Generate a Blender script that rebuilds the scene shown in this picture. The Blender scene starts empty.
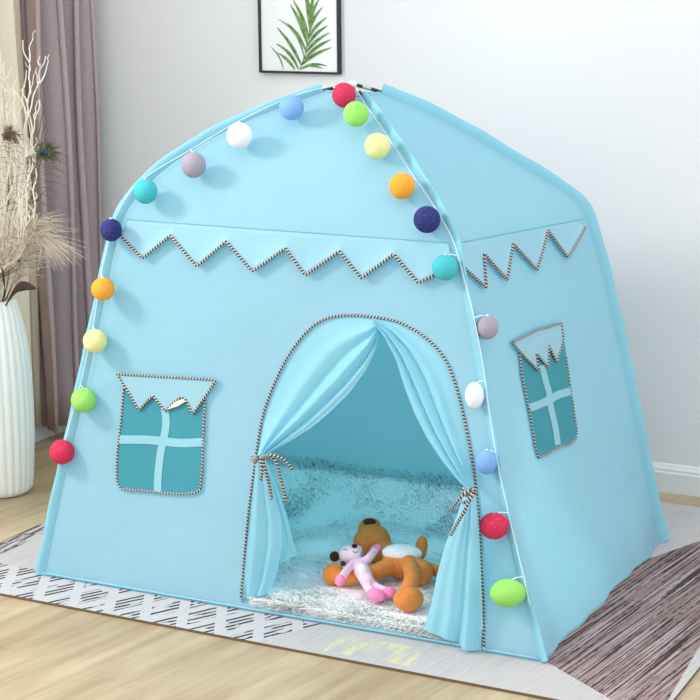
import bpy, bmesh, math, random
import numpy as np
from mathutils import Vector, Matrix, noise
PI = math.pi
random.seed(7)
SC = bpy.context.scene
COL = SC.collection

# ------------------------------------------------------------------ camera
CAM = np.array([1.2301, -3.2714, 1.4557])
YAW, PITCH, ROLL, FPX = -0.4743, 0.2204, -0.0094, 1767.7
FW = np.array([math.sin(YAW)*math.cos(PITCH), math.cos(YAW)*math.cos(PITCH), -math.sin(PITCH)])
_r = np.array([math.cos(YAW), -math.sin(YAW), 0.0]); _u = np.cross(_r, FW)
RT = _r*math.cos(ROLL)+_u*math.sin(ROLL); UP = -_r*math.sin(ROLL)+_u*math.cos(ROLL)
cd = bpy.data.cameras.new('camera'); cam = bpy.data.objects.new('camera', cd); COL.objects.link(cam)
cam.matrix_world = Matrix(((RT[0], UP[0], -FW[0], CAM[0]), (RT[1], UP[1], -FW[1], CAM[1]), (RT[2], UP[2], -FW[2], CAM[2]), (0, 0, 0, 1)))
cd.lens = FPX*36/700; cd.sensor_width = 36; cd.clip_start = .05; cd.clip_end = 50
SC.camera = cam
# ------------------------------------------------------------------ light
w = bpy.data.worlds.new('world'); SC.world = w; w.use_nodes = True
w.node_tree.nodes['Background'].inputs[0].default_value = (.93, .97, 1.0, 1)
w.node_tree.nodes['Background'].inputs[1].default_value = 1.60
ld = bpy.data.lights.new('key_light', 'AREA'); ld.shape = 'RECTANGLE'; ld.size = .42; ld.size_y = .5  # unseen key light at left front, direction taken from the ball shadows
ld.energy = 51; ld.color = (1.0, .97, .93)
lo = bpy.data.objects.new('key_light', ld); COL.objects.link(lo)
lo.location = (-2.5, -1.25, 2.12)
lo.rotation_euler = (Vector((-.3, .4, .5))-Vector(lo.location)).to_track_quat('-Z', 'Y').to_euler()
SC.cycles.max_bounces = 16; SC.cycles.diffuse_bounces = 10; SC.cycles.transmission_bounces = 12
SC.view_settings.view_transform = 'Standard'; SC.view_settings.look = 'None'
SC.view_settings.gamma = 1; SC.view_settings.exposure = 0.0; SC.view_settings.use_curve_mapping = False

# ------------------------------------------------------------------ geometry helpers
def proj(P):
    d = np.asarray(P, float)-CAM
    k = FPX/(d@FW)
    return np.array([350+k*(d@RT), 350-k*(d@UP)])
def ray(x, y): return FW+RT*(x-350)/FPX-UP*(y-350)/FPX
def on_z(x, y, z=0.0): d = ray(x, y); return CAM+d*((z-CAM[2])/d[2])
def on_y(x, y, Y): d = ray(x, y); return CAM+d*((Y-CAM[1])/d[1])
def on_x(x, y, X): d = ray(x, y); return CAM+d*((X-CAM[0])/d[0])
def on_pl(x, y, P, n): d = ray(x, y); return CAM+d*(((P-CAM)@n)/(d@n))

def srgb(r, g, b):
    f = lambda c: (c/255/12.92) if c/255 <= .04045 else ((c/255+.055)/1.055)**2.4
    return (f(r), f(g), f(b), 1)

class MB:
    def __init__(s): s.v = []; s.f = []; s.uv = None; s.mi = []
    def add(s, v, f, mi=0):
        o = len(s.v); s.v += [tuple(map(float, p)) for p in v]; s.f += [tuple(i+o for i in q) for q in f]; s.mi += [mi]*len(f)
    def box(s, a, b, mi=0):
        x0, y0, z0 = a; x1, y1, z1 = b
        s.add([(x0, y0, z0), (x1, y0, z0), (x1, y1, z0), (x0, y1, z0), (x0, y0, z1), (x1, y0, z1), (x1, y1, z1), (x0, y1, z1)],
              [(0, 3, 2, 1), (4, 5, 6, 7), (0, 1, 5, 4), (1, 2, 6, 5), (2, 3, 7, 6), (3, 0, 4, 7)], mi)
    def grid(s, rows, mi=0, closed=False):
        n = len(rows); m = len(rows[0]); v = [p for r in rows for p in r]; f = []
        for i in range(n-1):
            for j in range(m if closed else m-1):
                a = i*m+j; b = i*m+(j+1) % m
                f.append((a, b, b+m, a+m))
        s.add(v, f, mi)
    def tube(s, pts, rad, n=8, mi=0, caps=True):
        pts = [Vector(p) for p in pts]
        rs = rad if hasattr(rad, '__len__') else [rad]*len(pts)
        rows = []; prev = None
        for i, p in enumerate(pts):
            t = (pts[min(i+1, len(pts)-1)]-pts[max(i-1, 0)]).normalized()
            if prev is None: e = t.orthogonal().normalized()
            else:
                e = prev-t*prev.dot(t); e = e.normalized() if e.length > 1e-6 else t.orthogonal().normalized()
            prev = e; b = t.cross(e)
            rows.append([p+(e*math.cos(2*PI*k/n)+b*math.sin(2*PI*k/n))*rs[i] for k in range(n)])
        o = len(s.v); s.grid(rows, mi, True)
        if caps:
            s.f.append(tuple(o+k for k in range(n))[::-1]); s.mi.append(mi)
            s.f.append(tuple(o+(len(rows)-1)*n+k for k in range(n))); s.mi.append(mi)
    def ell(s, c, r, rot=None, n=20, m=14, mi=0):
        rows = []
        for i in range(m+1):
            a = PI*i/m; rr = max(math.sin(a), .001)
            rows.append([(rr*math.cos(2*PI*k/n)*r[0], rr*math.sin(2*PI*k/n)*r[1], math.cos(a)*r[2]) for k in range(n)])
        R = rot if rot else Matrix.Identity(3)
        rows = [[R@Vector(p)+Vector(c) for p in row] for row in rows]
        s.grid(rows[::-1], mi, True)
    def build(s, name, mat, parent=None, smooth=True):
        me = bpy.data.meshes.new(name); me.from_pydata(s.v, [], s.f); me.update()
        for m in (mat if isinstance(mat, (list, tuple)) else [mat]): me.materials.append(m)
        me.polygons.foreach_set('material_index', s.mi)
        if smooth: me.polygons.foreach_set('use_smooth', [True]*len(me.polygons))
        if s.uv is not None:
            ul = me.uv_layers.new(name='UVMap')
            vi = np.empty(len(me.loops), int); me.loops.foreach_get('vertex_index', vi)
            ul.data.foreach_set('uv', np.asarray(s.uv, float)[vi].ravel())
        o = bpy.data.objects.new(name, me); COL.objects.link(o)
        if parent is not None:
            o.parent = parent; o.matrix_parent_inverse = parent_inv(parent)
        return o
def parent_inv(p):
    return (Matrix.Translation(p.location) if p.type == 'EMPTY' else Matrix.Identity(4)).inverted()
def thing(name, label, cat, loc, group=None):
    o = bpy.data.objects.new(name, None); COL.objects.link(o); o.location = [float(c) for c in loc]; o.empty_display_size = .05
    return tag(o, label, cat, group)
def tag(o, label, cat, group=None):
    o['label'] = label; o['category'] = cat
    if group: o['group'] = group
    return o
def struct(o): o['kind'] = 'structure'; return o
def mod_bevel(o, wd=.002, seg=2):
    m = o.modifiers.new('bevel', 'BEVEL'); m.width = wd; m.segments = seg; m.limit_method = 'ANGLE'; return o
def solid(o, t, off=-1):
    m = o.modifiers.new('thick', 'SOLIDIFY'); m.thickness = t; m.offset = off; return o

def resample(pts, n):
    pts = np.asarray(pts, float); L = np.r_[0, np.cumsum(np.linalg.norm(np.diff(pts, axis=0), axis=1))]
    q = np.linspace(0, L[-1], n)
    return np.stack([np.interp(q, L, pts[:, k]) for k in range(pts.shape[1])], 1)
def catmull(pts, sub=8):
    p = np.asarray(pts, float); p = np.vstack([2*p[0]-p[1], p, 2*p[-1]-p[-2]]); out = []
    for i in range(1, len(p)-2):
        for k in range(sub):
            t = k/sub
            out.append(.5*((2*p[i])+(-p[i-1]+p[i+1])*t+(2*p[i-1]-5*p[i]+4*p[i+1]-p[i+2])*t*t+(-p[i-1]+3*p[i]-3*p[i+1]+p[i+2])*t**3))
    out.append(p[-2]); return np.array(out)

# ------------------------------------------------------------------ materials
class NT:
    def __init__(s, name):
        s.m = bpy.data.materials.new(name); s.m.use_nodes = True; s.t = s.m.node_tree; s.b = s.t.nodes['Principled BSDF']
        s.out = s.t.nodes['Material Output']
        s._co = None
    def N(s, typ, **kw):
        n = s.t.nodes.new(typ)
        for k, v in kw.items(): setattr(n, k, v)
        return n
    def L(s, a, b): s.t.links.new(a, b)
    def co(s, which='Object'):
        if s._co is None: s._co = s.N('ShaderNodeTexCoord')
        return s._co.outputs[which]
    def inp(s, sock, v):
        if hasattr(v, 'is_linked'): s.L(v, sock)
        else: sock.default_value = v
    def M(s, op, a, b=0.0, c=None):
        n = s.N('ShaderNodeMath', operation=op); s.inp(n.inputs[0], a); s.inp(n.inputs[1], b)
        if c is not None: s.inp(n.inputs[2], c)
        return n.outputs[0]
    def mapn(s, vec, sc=(1, 1, 1), rot=(0, 0, 0), loc=(0, 0, 0)):
        n = s.N('ShaderNodeMapping'); s.L(vec, n.inputs[0]); n.inputs['Scale'].default_value = sc
        n.inputs['Rotation'].default_value = rot; n.inputs['Location'].default_value = loc; return n.outputs[0]
    def noise(s, vec, scale, detail=2, rough=.5):
        n = s.N('ShaderNodeTexNoise'); s.L(vec, n.inputs['Vector']); n.inputs['Scale'].default_value = scale
        n.inputs['Detail'].default_value = detail; n.inputs['Roughness'].default_value = rough; return n.outputs['Fac']
    def mix(s, f, a, b, mode='MIX'):
        n = s.N('ShaderNodeMix', data_type='RGBA', blend_type=mode); s.inp(n.inputs['Factor'], f)
        s.inp(n.inputs['A'], a); s.inp(n.inputs['B'], b); return n.outputs['Result']
    def ramp(s, f, lo, hi):
        n = s.N('ShaderNodeMapRange'); s.inp(n.inputs['Value'], f); n.inputs['From Min'].default_value = lo; n.inputs['From Max'].default_value = hi
        return n.outputs[0]
    def sep(s, vec):
        n = s.N('ShaderNodeSeparateXYZ'); s.L(vec, n.inputs[0]); return n.outputs
    def bump(s, h, st=.3, d=.002):
        n = s.N('ShaderNodeBump'); s.L(h, n.inputs['Height']); n.inputs['Strength'].default_value = st; n.inputs['Distance'].default_value = d
        s.L(n.outputs[0], s.b.inputs['Normal']); return n.outputs[0]
    def base(s, c, rough=.6): s.inp(s.b.inputs['Base Color'], c); s.b.inputs['Roughness'].default_value = rough; return s

def plain(name, c, rough=.5, metal=0, bumps=None, spec=.5):
    n = NT(name); n.base(c, rough); n.b.inputs['Metallic'].default_value = metal; n.b.inputs['Specular IOR Level'].default_value = spec
    if bumps: n.bump(n.noise(n.co(), bumps[0], 3), bumps[1], bumps[2])
    return n.m
def fabric(name, c, trans=.25, wr=.35, weave=True, tc=srgb(122, 217, 237)):
    n = NT(name); v = n.co()
    n.base(n.mix(n.ramp(n.noise(v, 5, 3), .3, .7), c, tuple(x*.95 for x in c[:3])+(1,)), .85)
    n.b.inputs['Specular IOR Level'].default_value = .12
    h = n.M('ADD', n.M('MULTIPLY', n.noise(v, 7, 3, .55), 1.0), n.M('MULTIPLY', n.noise(v, 700, 1), .012 if weave else 0))
    nb = n.bump(h, wr, .02)
    if trans:
        tr = n.N('ShaderNodeBsdfTranslucent'); tr.inputs[0].default_value = tc; n.L(nb, tr.inputs['Normal'])
        mx = n.N('ShaderNodeMixShader'); mx.inputs[0].default_value = trans
        n.L(n.b.outputs[0], mx.inputs[1]); n.L(tr.outputs[0], mx.inputs[2]); n.L(mx.outputs[0], n.out.inputs[0])
    return n.m
BLUE = srgb(183, 219, 229)
M_TENT = fabric('tent_fabric', BLUE, .46)
M_SLEEVE = fabric('sleeve_fabric', srgb(150, 208, 223), .2)
M_DRAPE = fabric('drape_fabric', srgb(174, 225, 237), .40, .2)
M_PANE = fabric('window_fabric', srgb(72, 149, 163), .12, .12)
M_PALE = fabric('pale_tape', srgb(146, 198, 210), .1, .05)
M_FLAP = fabric('flap_fabric', srgb(170, 214, 226), .3, .2)
M_BLACK = plain('black_frame', srgb(28, 28, 30), .35)
M_STEEL = plain('steel_tip', srgb(190, 185, 178), .3, .8)
M_CORD = plain('white_cord', srgb(232, 240, 244), .5)

def braid_mat():
    n = NT('braid'); uv = n.sep(n.co('UV'))
    a = n.M('ADD', n.M('MULTIPLY', uv[0], 1/.0078), uv[1])
    b = n.M('SUBTRACT', n.M('MULTIPLY', uv[0], 1/.0078), uv[1])
    m = n.M('LESS_THAN', n.M('FRACT', a), .54); k = n.M('MULTIPLY', n.M('LESS_THAN', n.M('FRACT', b), .5), .0)
    n.base(n.mix(n.M('MAXIMUM', m, k), srgb(190, 188, 182), srgb(44, 46, 52)), .8)
    return n.m
M_BRAID = braid_mat()

def wall_mat(name, c):
    n = NT(name); n.base(n.mix(n.ramp(n.noise(n.co(), 2.5, 3), .3, .7), c, tuple(x*.985 for x in c[:3])+(1,)), .9)
    n.b.inputs['Specular IOR Level'].default_value = .2
    n.bump(n.noise(n.co(), 160, 3), .08, .002); return n.m
M_WALL_L = wall_mat('left_plaster', srgb(237, 237, 235))  # left wall and left part of back wall, paler base colour
M_WALL_R = wall_mat('right_plaster', srgb(218, 218, 219))  # right part of back wall, slightly deeper base colour
M_TRIM = plain('white_trim', srgb(220, 223, 222), .45)

def floor_mat():
    n = NT('oak_planks'); v = n.mapn(n.co(), rot=(0, 0, math.radians(10)))   # planks run along rotated Y
    sw = n.N('ShaderNodeCombineXYZ'); sp = n.sep(v); n.L(sp[1], sw.inputs[0]); n.L(sp[0], sw.inputs[1])
    br = n.N('ShaderNodeTexBrick'); n.L(sw.outputs[0], br.inputs['Vector'])
    br.inputs['Scale'].default_value = 1; br.inputs['Brick Width'].default_value = 1.2; br.inputs['Row Height'].default_value = .19
    br.inputs['Mortar Size'].default_value = .0012; br.inputs['Mortar Smooth'].default_value = .2
    br.inputs['Color1'].default_value = (0, 0, 0, 1); br.inputs['Color2'].default_value = (1, 1, 1, 1); br.inputs['Mortar'].default_value = (.5, .5, .5, 1)
    tone = n.M('MULTIPLY', n.sep(br.outputs['Color'])[0], 1)
    g1 = n.noise(n.mapn(v, (26, 2.2, 1)), 1, 6, .65)
    g2 = n.noise(n.mapn(v, (90, 4, 1)), 1, 3, .6)
    g3 = n.noise(n.mapn(v, (6, 1.3, 1)), 1, 3, .5)
    f = n.M('ADD', n.M('MULTIPLY', n.ramp(g1, .32, .68), .5), n.M('MULTIPLY', n.ramp(g3, .3, .7), .5))
    c = n.mix(n.ramp(f, .18, .82), srgb(150, 126, 90), srgb(194, 176, 143))
    c = n.mix(n.M('MULTIPLY', n.ramp(n.noise(n.mapn(v, (14, 5, 1), loc=(3, 8, 0)), 1, 4, .65), .5, .68), .4), c, srgb(160, 134, 98))
    c = n.mix(n.M('MULTIPLY', n.ramp(g2, .55, .75), .35), c, srgb(156, 133, 98))
    c = n.mix(n.M('MULTIPLY', tone, .16), c, srgb(206, 190, 162))
    c = n.mix(n.M('MULTIPLY', br.outputs['Fac'], .18), c, srgb(120, 96, 66))
    n.base(c, .42); n.bump(g2, .08, .002); return n.m
def rug_mat():
    n = NT('rug_weave'); v = n.co(); x, y, _ = n.sep(v)
    r = n.mapn(v, rot=(0, 0, math.radians(8)))
    rs = n.sep(r)
    fine = n.noise(n.mapn(r, (170, 9, 1)), 1, 3, .6)
    c = n.mix(n.ramp(fine, .35, .7), srgb(188, 185, 184), srgb(171, 168, 168))
    c = n.mix(n.ramp(n.noise(v, 3, 2), .35, .65), c, n.mix(.35, c, srgb(192, 188, 184)))
    dr = n.mapn(v, rot=(0, 0, math.radians(30))); ds = n.sep(dr)
    # diamonds of dashes at the left front
    P = .098
    a = n.M('FRACT', n.M('DIVIDE', n.M('ADD', x, n.M('MULTIPLY', y, .55)), P))
    b = n.M('FRACT', n.M('DIVIDE', n.M('SUBTRACT', x, n.M('MULTIPLY', y, .55)), P))
    ins = n.M('MULTIPLY', n.M('LESS_THAN', n.M('ABSOLUTE', n.M('SUBTRACT', a, .5)), .36), n.M('LESS_THAN', n.M('ABSOLUTE', n.M('SUBTRACT', b, .5)), .36))
    st = n.M('LESS_THAN', n.M('FRACT', n.M('ADD', n.M('DIVIDE', ds[0], .0165), n.M('MULTIPLY', n.noise(n.mapn(v, (30, 30, 1)), 1, 1), .25))), .50)
    brk = n.M('GREATER_THAN', n.noise(n.mapn(dr, (60, 18, 1)), 1, 1), .43)
    reg = n.M('MULTIPLY', n.M('LESS_THAN', x, n.M('ADD', -.51, n.M('MULTIPLY', y, .5))), n.M('MULTIPLY', n.M('GREATER_THAN', x, -1.49), n.M('LESS_THAN', y, -.005)))
    # white paths
    c = n.mix(n.M('MULTIPLY', reg, .3), c, srgb(200, 203, 210))
    dash = n.M('MULTIPLY', n.M('MULTIPLY', ins, st), n.M('MULTIPLY', brk, reg))
    c = n.mix(n.M('MULTIPLY', dash, .92), c, srgb(38, 38, 44))
    # dark stripes along the left border
    lb = n.M('MULTIPLY', n.M('LESS_THAN', x, -1.455), n.M('GREATER_THAN', y, .02))
    ls = n.M('GREATER_THAN', n.noise(n.mapn(v, (95, 7, 1)), 1, 3, .7), .5)
    c = n.mix(n.M('MULTIPLY', n.M('MULTIPLY', lb, ls), .85), c, srgb(62, 56, 60))
    # yellow strokes
    yb = n.M('MULTIPLY', n.M('LESS_THAN', n.M('ABSOLUTE', n.M('ADD', x, .345)), .10), n.M('LESS_THAN', n.M('ABSOLUTE', n.M('ADD', y, .10)), .05))
    ys = n.ramp(n.noise(n.mapn(r, (38, 8, 1)), 1, 3, .7), .46, .56)
    c = n.mix(n.M('MULTIPLY', n.M('MULTIPLY', yb, ys), .4), c, srgb(226, 222, 130))
    # brown streaked field
    t1 = n.M('GREATER_THAN', n.M('SUBTRACT', x, n.M('MULTIPLY', n.M('SUBTRACT', y, .663), .402)), -.018)
    t2 = n.M('GREATER_THAN', n.M('ADD', y, n.M('MULTIPLY', n.M('SUBTRACT', x, .009), .67)), -.004)
    t3 = n.M('LESS_THAN', n.M('ADD', x, n.M('MULTIPLY', y, .075)), .287)
    br = n.M('MULTIPLY', t1, n.M('MULTIPLY', t2, t3))
    q = n.mapn(v, rot=(0, 0, math.radians(7)))
    s1 = n.noise(n.mapn(q, (180, 2.2, 1)), 1, 1, .5); s2 = n.noise(n.mapn(q, (190, 2.6, 1), loc=(7, 3, 0)), 1, 1, .5)
    s3 = n.noise(n.mapn(q, (200, 30, 1), loc=(3, 1, 0)), 1, 2, .6)
    bc = n.mix(n.ramp(n.noise(n.mapn(q, (14, 6, 1)), 1, 2), .3, .7), srgb(134, 113, 111), srgb(151, 129, 126))
    bc = n.mix(n.ramp(s2, .53, .62), bc, srgb(176, 162, 162))
    bc = n.mix(n.M('MULTIPLY', n.ramp(n.M('ADD', n.M('MULTIPLY', s1, .75), n.M('MULTIPLY', s3, .25)), .525, .55), .9), bc, srgb(52, 44, 48))
    c = n.mix(br, c, bc)
    n.base(c, .95); n.b.inputs['Specular IOR Level'].default_value = .1
    n.bump(n.noise(n.mapn(r, (300, 300, 1)), 1, 2), .25, .002); return n.m

# ------------------------------------------------------------------ room
YW, XL = 1.2932, -2.0381
def fbox(name, a, b, m, bev=0):
    k = MB(); k.box(a, b); o = k.build(name, m, smooth=False)
    if bev: mod_bevel(o, bev)
    return o
struct(fbox('floor', (XL-.1, -3.6, -.05), (1.9, YW+.1, 0), floor_mat()))
struct(fbox('wall_back', (XL-.1, YW, 0), (-1.118, YW+.1, 2.5), M_WALL_L))
struct(fbox('wall_back_right', (-1.118, YW-.006, 0), (1.9, YW+.1, 2.5), M_WALL_R))
struct(fbox('wall_left', (XL-.1, -.40, 0), (XL, YW, 2.5), M_WALL_L))
def baseboard(name, p0, p1, nrm):
    prof = [(0, 0), (.014, 0), (.014, .055), (.011, .060), (.011, .066), (.007, .072), (.004, .078), (0, .080)]
    k = MB(); rows = []
    for p in (p0, p1): rows.append([(p[0]+nrm[0]*d, p[1]+nrm[1]*d, z) for d, z in prof])
    k.grid(rows); k.f.append(tuple(range(8))); k.f.append(tuple(range(15, 7, -1))); k.mi += [0, 0]
    return struct(k.build(name, M_TRIM, smooth=False))
baseboard('baseboard_back', (XL+.014, YW), (-1.118, YW), (0, -1))
baseboard('baseboard_right', (-1.118, YW-.006), (1.9, YW-.006), (0, -1))
baseboard('baseboard_left', (XL, -.40), (XL, YW), (1, 0))

# rug
k = MB(); k.box((-1.515, -.172, .0005), (.302, 1.163, .0065))
rug = k.build('area_rug', [rug_mat(), plain('rug_edge', srgb(104, 86, 66), .9)], smooth=False)
rug.data.polygons.foreach_set('material_index', [1, 0, 1, 1, 1, 1]); 
tag(rug, 'large flat grey patterned rug with dashed diamonds and brown streaks under the tent', 'rug')
RZ = .0068

# ------------------------------------------------------------------ tent skeleton
A = on_z(43, 575, RZ); B = on_z(543, 662, RZ); C_ = on_z(662, 542, RZ); D_ = A+C_-B
ctr = (A+B+C_+D_)/4
d_ = ray(352, 84); t_ = ((ctr[:2]-CAM[:2])@d_[:2])/(d_[:2]@d_[:2]); HUB = CAM+t_*d_
polA = [(43, 575), (58, 500), (74, 430), (89, 360), (104, 290), (112, 250), (120, 221), (130, 202), (143, 186), (167, 165), (205, 140), (252, 117), (302, 98), (322, 91), (352, 84)]
polB = [(543, 662), (531, 615), (516, 560), (503, 500), (490, 430), (479, 370), (470, 320), (462, 275), (456, 243), (447, 222), (430, 193), (408, 158), (385, 125), (362, 95), (352, 84)]
polC = [(662, 542), (650, 495), (640, 445), (628, 385), (615, 325), (600, 262), (587, 218), (578, 203), (562, 190), (530, 170), (490, 146), (440, 118), (383, 93), (352, 84)]
def trace(P0, pl):
    h = HUB-P0; n = np.array([-h[1], h[0], 0]); n /= np.linalg.norm(n)
    pts = np.array([on_pl(x, y, P0, n) for x, y in pl]); pts[-1] = HUB
    return catmull(pts, 10)
def knotted(c, zs):
    """pole(v): v 0..0.6 below the shoulder, 0.6..1 above"""
    L = np.r_[0, np.cumsum(np.linalg.norm(np.diff(c, axis=0), axis=1))]
    i = int(np.argmin(abs(c[:, 2]-zs))); Ls = L[i]
    V = np.where(L <= Ls, L/Ls*.6, .6+(L-Ls)/(L[-1]-Ls)*.4)
    return lambda v: np.array([np.interp(v, V, c[:, k]) for k in range(3)])
cA = trace(A, polA); cB = trace(B, polB); cC = trace(C_, polC)
# hidden back-left pole mirrors the back-right one
hC = HUB-C_; hD = HUB-D_; nC = np.linalg.norm(hC[:2]); dC = hC[:2]/nC; dD = hD[:2]/np.linalg.norm(hD[:2])
rad = ((cC-C_)[:, :2]@dC)/nC*np.linalg.norm(hD[:2])
cD = np.stack([D_[0]+rad*dD[0], D_[1]+rad*dD[1], cC[:, 2]], 1)
ZS = .848
PA, PB, PC, PD = knotted(cA, .862), knotted(cB, .848), knotted(cC, .835), knotted(cD, .835)
VT = .957
def ext(f, v):
    if v < 0: return f(0)+(f(.02)-f(0))*(v/.02)
    return f(v)
def face(P, Q, bulge):
    cache = {}
    def g(p, v):
        kk = (id(p), round(v, 5))
        if kk not in cache: cache[kk] = ext(p, v)
        return cache[kk]
    def raw(u, v):
        a = g(P, v); b = g(Q, v); p = a+(b-a)*u
        t = max(0, min(1, u)); bl = bulge(t, v)
        if bl: 
            nn = np.cross(b-a, np.array([0, 0, 1.0])); nn /= (np.linalg.norm(nn)+1e-9); p = p+nn*bl
        if 'sag' in ZSAG and v > .6: p = p-np.array([0, 0, 1])*.0
        return p
    def S(u, v, off=0.0):
        p = raw(u, v)
        if off:
            e = 2e-3
            n = np.cross(raw(u+e, v)-raw(u-e, v), raw(u, min(v+e, .99))-raw(u, v-e)); n /= (np.linalg.norm(n)+1e-12)
            p = p+n*off
        return p
    return S
ZSAG = ''
def bulgeF(t, v): return -.010*math.sin(PI*t)*math.sin(PI*min(1, max(0, v)/.6)) if v < .6 else -.008*math.sin(PI*t)*math.sin(PI*(v-.6)/.4)
def wob(t, v): return bulgeF(t, v)+.006*math.sin(23*t+1)*math.sin(9*t)*max(0, 1-v/.12)
SF = face(PA, PB, bulgeF); SR = face(PB, PC, wob); SB = face(PC, PD, bulgeF); SL = face(PD, PA, bulgeF)
def inv(S, x, y, off=0.0, u=.5, v=.3):
    for _ in range(30):
        p = proj(S(u, v, off)); r = np.array([x, y])-p
        if abs(r).max() < .02: break
        e = 1e-3; J = np.stack([(proj(S(u+e, v, off))-p)/e, (proj(S(u, v+e, off))-p)/e], 1)
        s = np.linalg.solve(J, r); s = np.clip(s, -.15, .15); u += s[0]; v = min(max(v+s[1], -.03), .985)
    return (u, v)

tent = thing('play_tent', 'light blue fabric play tent with tied back door curtains standing on the rug', 'tent', ((A+B+C_+D_)/4))

# ------------------------------------------------------------------ door outline on the front face
archpx = [(241, 598), (248, 520), (253, 480), (257, 450), (262, 420), (268, 400), (276, 380), (286, 360), (298, 342), (312, 327), (328, 318), (348, 315), (375, 317), (398, 322), (418, 332), (435, 346), (447, 362), (455, 382), (462, 408), (468, 435), (473, 462), (477, 495), (480, 530), (482, 570), (484, 610), (484, 650)]
arch_uv = np.array([inv(SF, x, y) for x, y in archpx])
arch_uv = catmull(arch_uv, 6)
poly = np.vstack([[arch_uv[0][0], .010], arch_uv, [arch_uv[-1][0], .010]]); poly[:, 1] = np.maximum(poly[:, 1], .010)
def inside(p, P=None):
    P = poly if P is None else P
    x, y = p; c = False; j = len(P)-1
    for i in range(len(P)):
        if (P[i][1] > y) != (P[j][1] > y) and x < (P[j][0]-P[i][0])*(y-P[i][1])/(P[j][1]-P[i][1])+P[i][0]: c = not c
        j = i
    return c
def nearest(p):
    a = poly; b = np.roll(poly, -1, axis=0); d = b-a; t = np.clip(((p-a)*d).sum(1)/np.maximum((d*d).sum(1), 1e-12), 0, 1)
    q = a+d*t[:, None]; i = np.argmin(((q-p)**2).sum(1)); return q[i]
def panel(name, S, v0, v1, nu, nv, mat, hole=False):
    us = np.linspace(0, 1, nu+1); vs = np.linspace(v0, v1, nv+1)
    UV = [[np.array([u, v]) for u in us] for v in vs]
    keep = []
    if hole:
        ins = [[inside(p) for p in r] for r in UV]
        for i in range(nv):
            for j in range(nu):
                cc = (UV[i][j]+UV[i+1][j+1])/2
                if not inside(cc): keep.append((i, j))
        used = {}
        for i, j in keep:
            for a, b in ((i, j), (i, j+1), (i+1, j), (i+1, j+1)): used[(a, b)] = used.get((a, b), 0)+1
        for (a, b), c in used.items():
            full = 4 if 0 < a < nv and 0 < b < nu else (2 if (0 < a < nv) or (0 < b < nu) else 1)
            if c < full: UV[a][b] = nearest(UV[a][b])
    else: keep = [(i, j) for i in range(nv) for j in range(nu)]
    ids = {}; k = MB()
    for i, j in keep:
        q = []
        for a, b in ((i, j), (i, j+1), (i+1, j+1), (i+1, j)):
            if (a, b) not in ids: ids[(a, b)] = len(k.v); k.v.append(tuple(S(*UV[a][b])))
            q.append(ids[(a, b)])
        k.f.append(tuple(q)); k.mi.append(0)
    return k.build(name, mat, tent)
panel('front_panel', SF, 0, .6, 190, 130, M_TENT, True)
panel('front_roof_panel', SF, .6, VT, 40, 40, M_TENT)
panel('side_panel', SR, 0, .6, 60, 50, M_TENT)
panel('side_roof_panel', SR, .6, VT, 40, 40, M_TENT)
panel('back_panel', SB, 0, VT, 40, 60, M_TENT)
panel('side_panel', SL, 0, VT, 40, 60, M_TENT)
# floor sheet
k = MB(); i_ = lambda p: tuple(p+(ctr-p)*np.array([.004, .004, 0])+np.array([0, 0, .0015]))
k.add([i_(A), i_(B), i_(C_), i_(D_)], [(0, 1, 2, 3)]); k.build('floor_sheet', M_TENT, tent)
# hem along the threshold, seams
def strip(pts, r, name, mat, parent=tent, n=8):
    k = MB(); k.tube(pts, r, n); return k.build(name, mat, parent)
strip([SF(u, .004, .003) for u in np.linspace(.0, 1, 60)], .0026, 'hem', M_SLEEVE)
strip([SR(u, .004, .001) for u in np.linspace(0, 1, 60)], .0016, 'hem', M_SLEEVE)
for S in (SF, SR): strip([S(u, .6, .001) for u in np.linspace(0.02, .98, 60)], .0008, 'seam', M_SLEEVE)
strip([SF(u, VT, .0) for u in np.linspace(0, 1, 20)], .003, 'top_hem', M_SLEEVE)
strip([SR(u, VT, .0) for u in np.linspace(0, 1, 20)], .003, 'top_hem', M_SLEEVE)
# pole sleeves and poles
for P, P0, wd in ((PA, A, .015), (PB, B, .014), (PC, C_, .018), (PD, D_, .015)):
    h = HUB-P0; out = -np.array([h[0], h[1], 0]); out /= np.linalg.norm(out); side = np.cross(out, [0, 0, 1])
    vs = np.linspace(0.0, VT, 90); pts = [P(v) for v in vs]; rows = []
    for i, p in enumerate(pts):
        t = pts[min(i+1, 89)]-pts[max(i-1, 0)]; t /= np.linalg.norm(t)
        e1 = np.cross(side, t); e1 /= np.linalg.norm(e1)
        if e1@out+e1[2]*.5 < 0: e1 = -e1
        row = []
        for q in range(16):
            a = 2*PI*q/16; ca, sa = math.cos(a), math.sin(a)
            ww = wd*(1+.06*math.sin(i*.7))
            row.append(p+e1*(ca*ww+.004)+side*sa*(.0055 if ca > .3 else .0045)*(1 if abs(ca) < .8 else .8))
        rows.append(row)
    k = MB(); k.grid(rows, 0, True); k.build('pole_sleeve', M_SLEEVE, tent)
    k = MB(); vs = np.linspace(VT-.02, .997, 14); k.tube([P(v) for v in vs], .0042, 10)
    po = k.build('pole', M_BLACK, tent)
    k = MB(); k.tube([P(v) for v in np.linspace(.972, .985, 5)], .0047, 10); k.build('ferrule', M_STEEL, po)
k = MB(); k.ell(HUB, (.012, .012, .008)); k.build('hub', M_CORD, tent)

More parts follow.
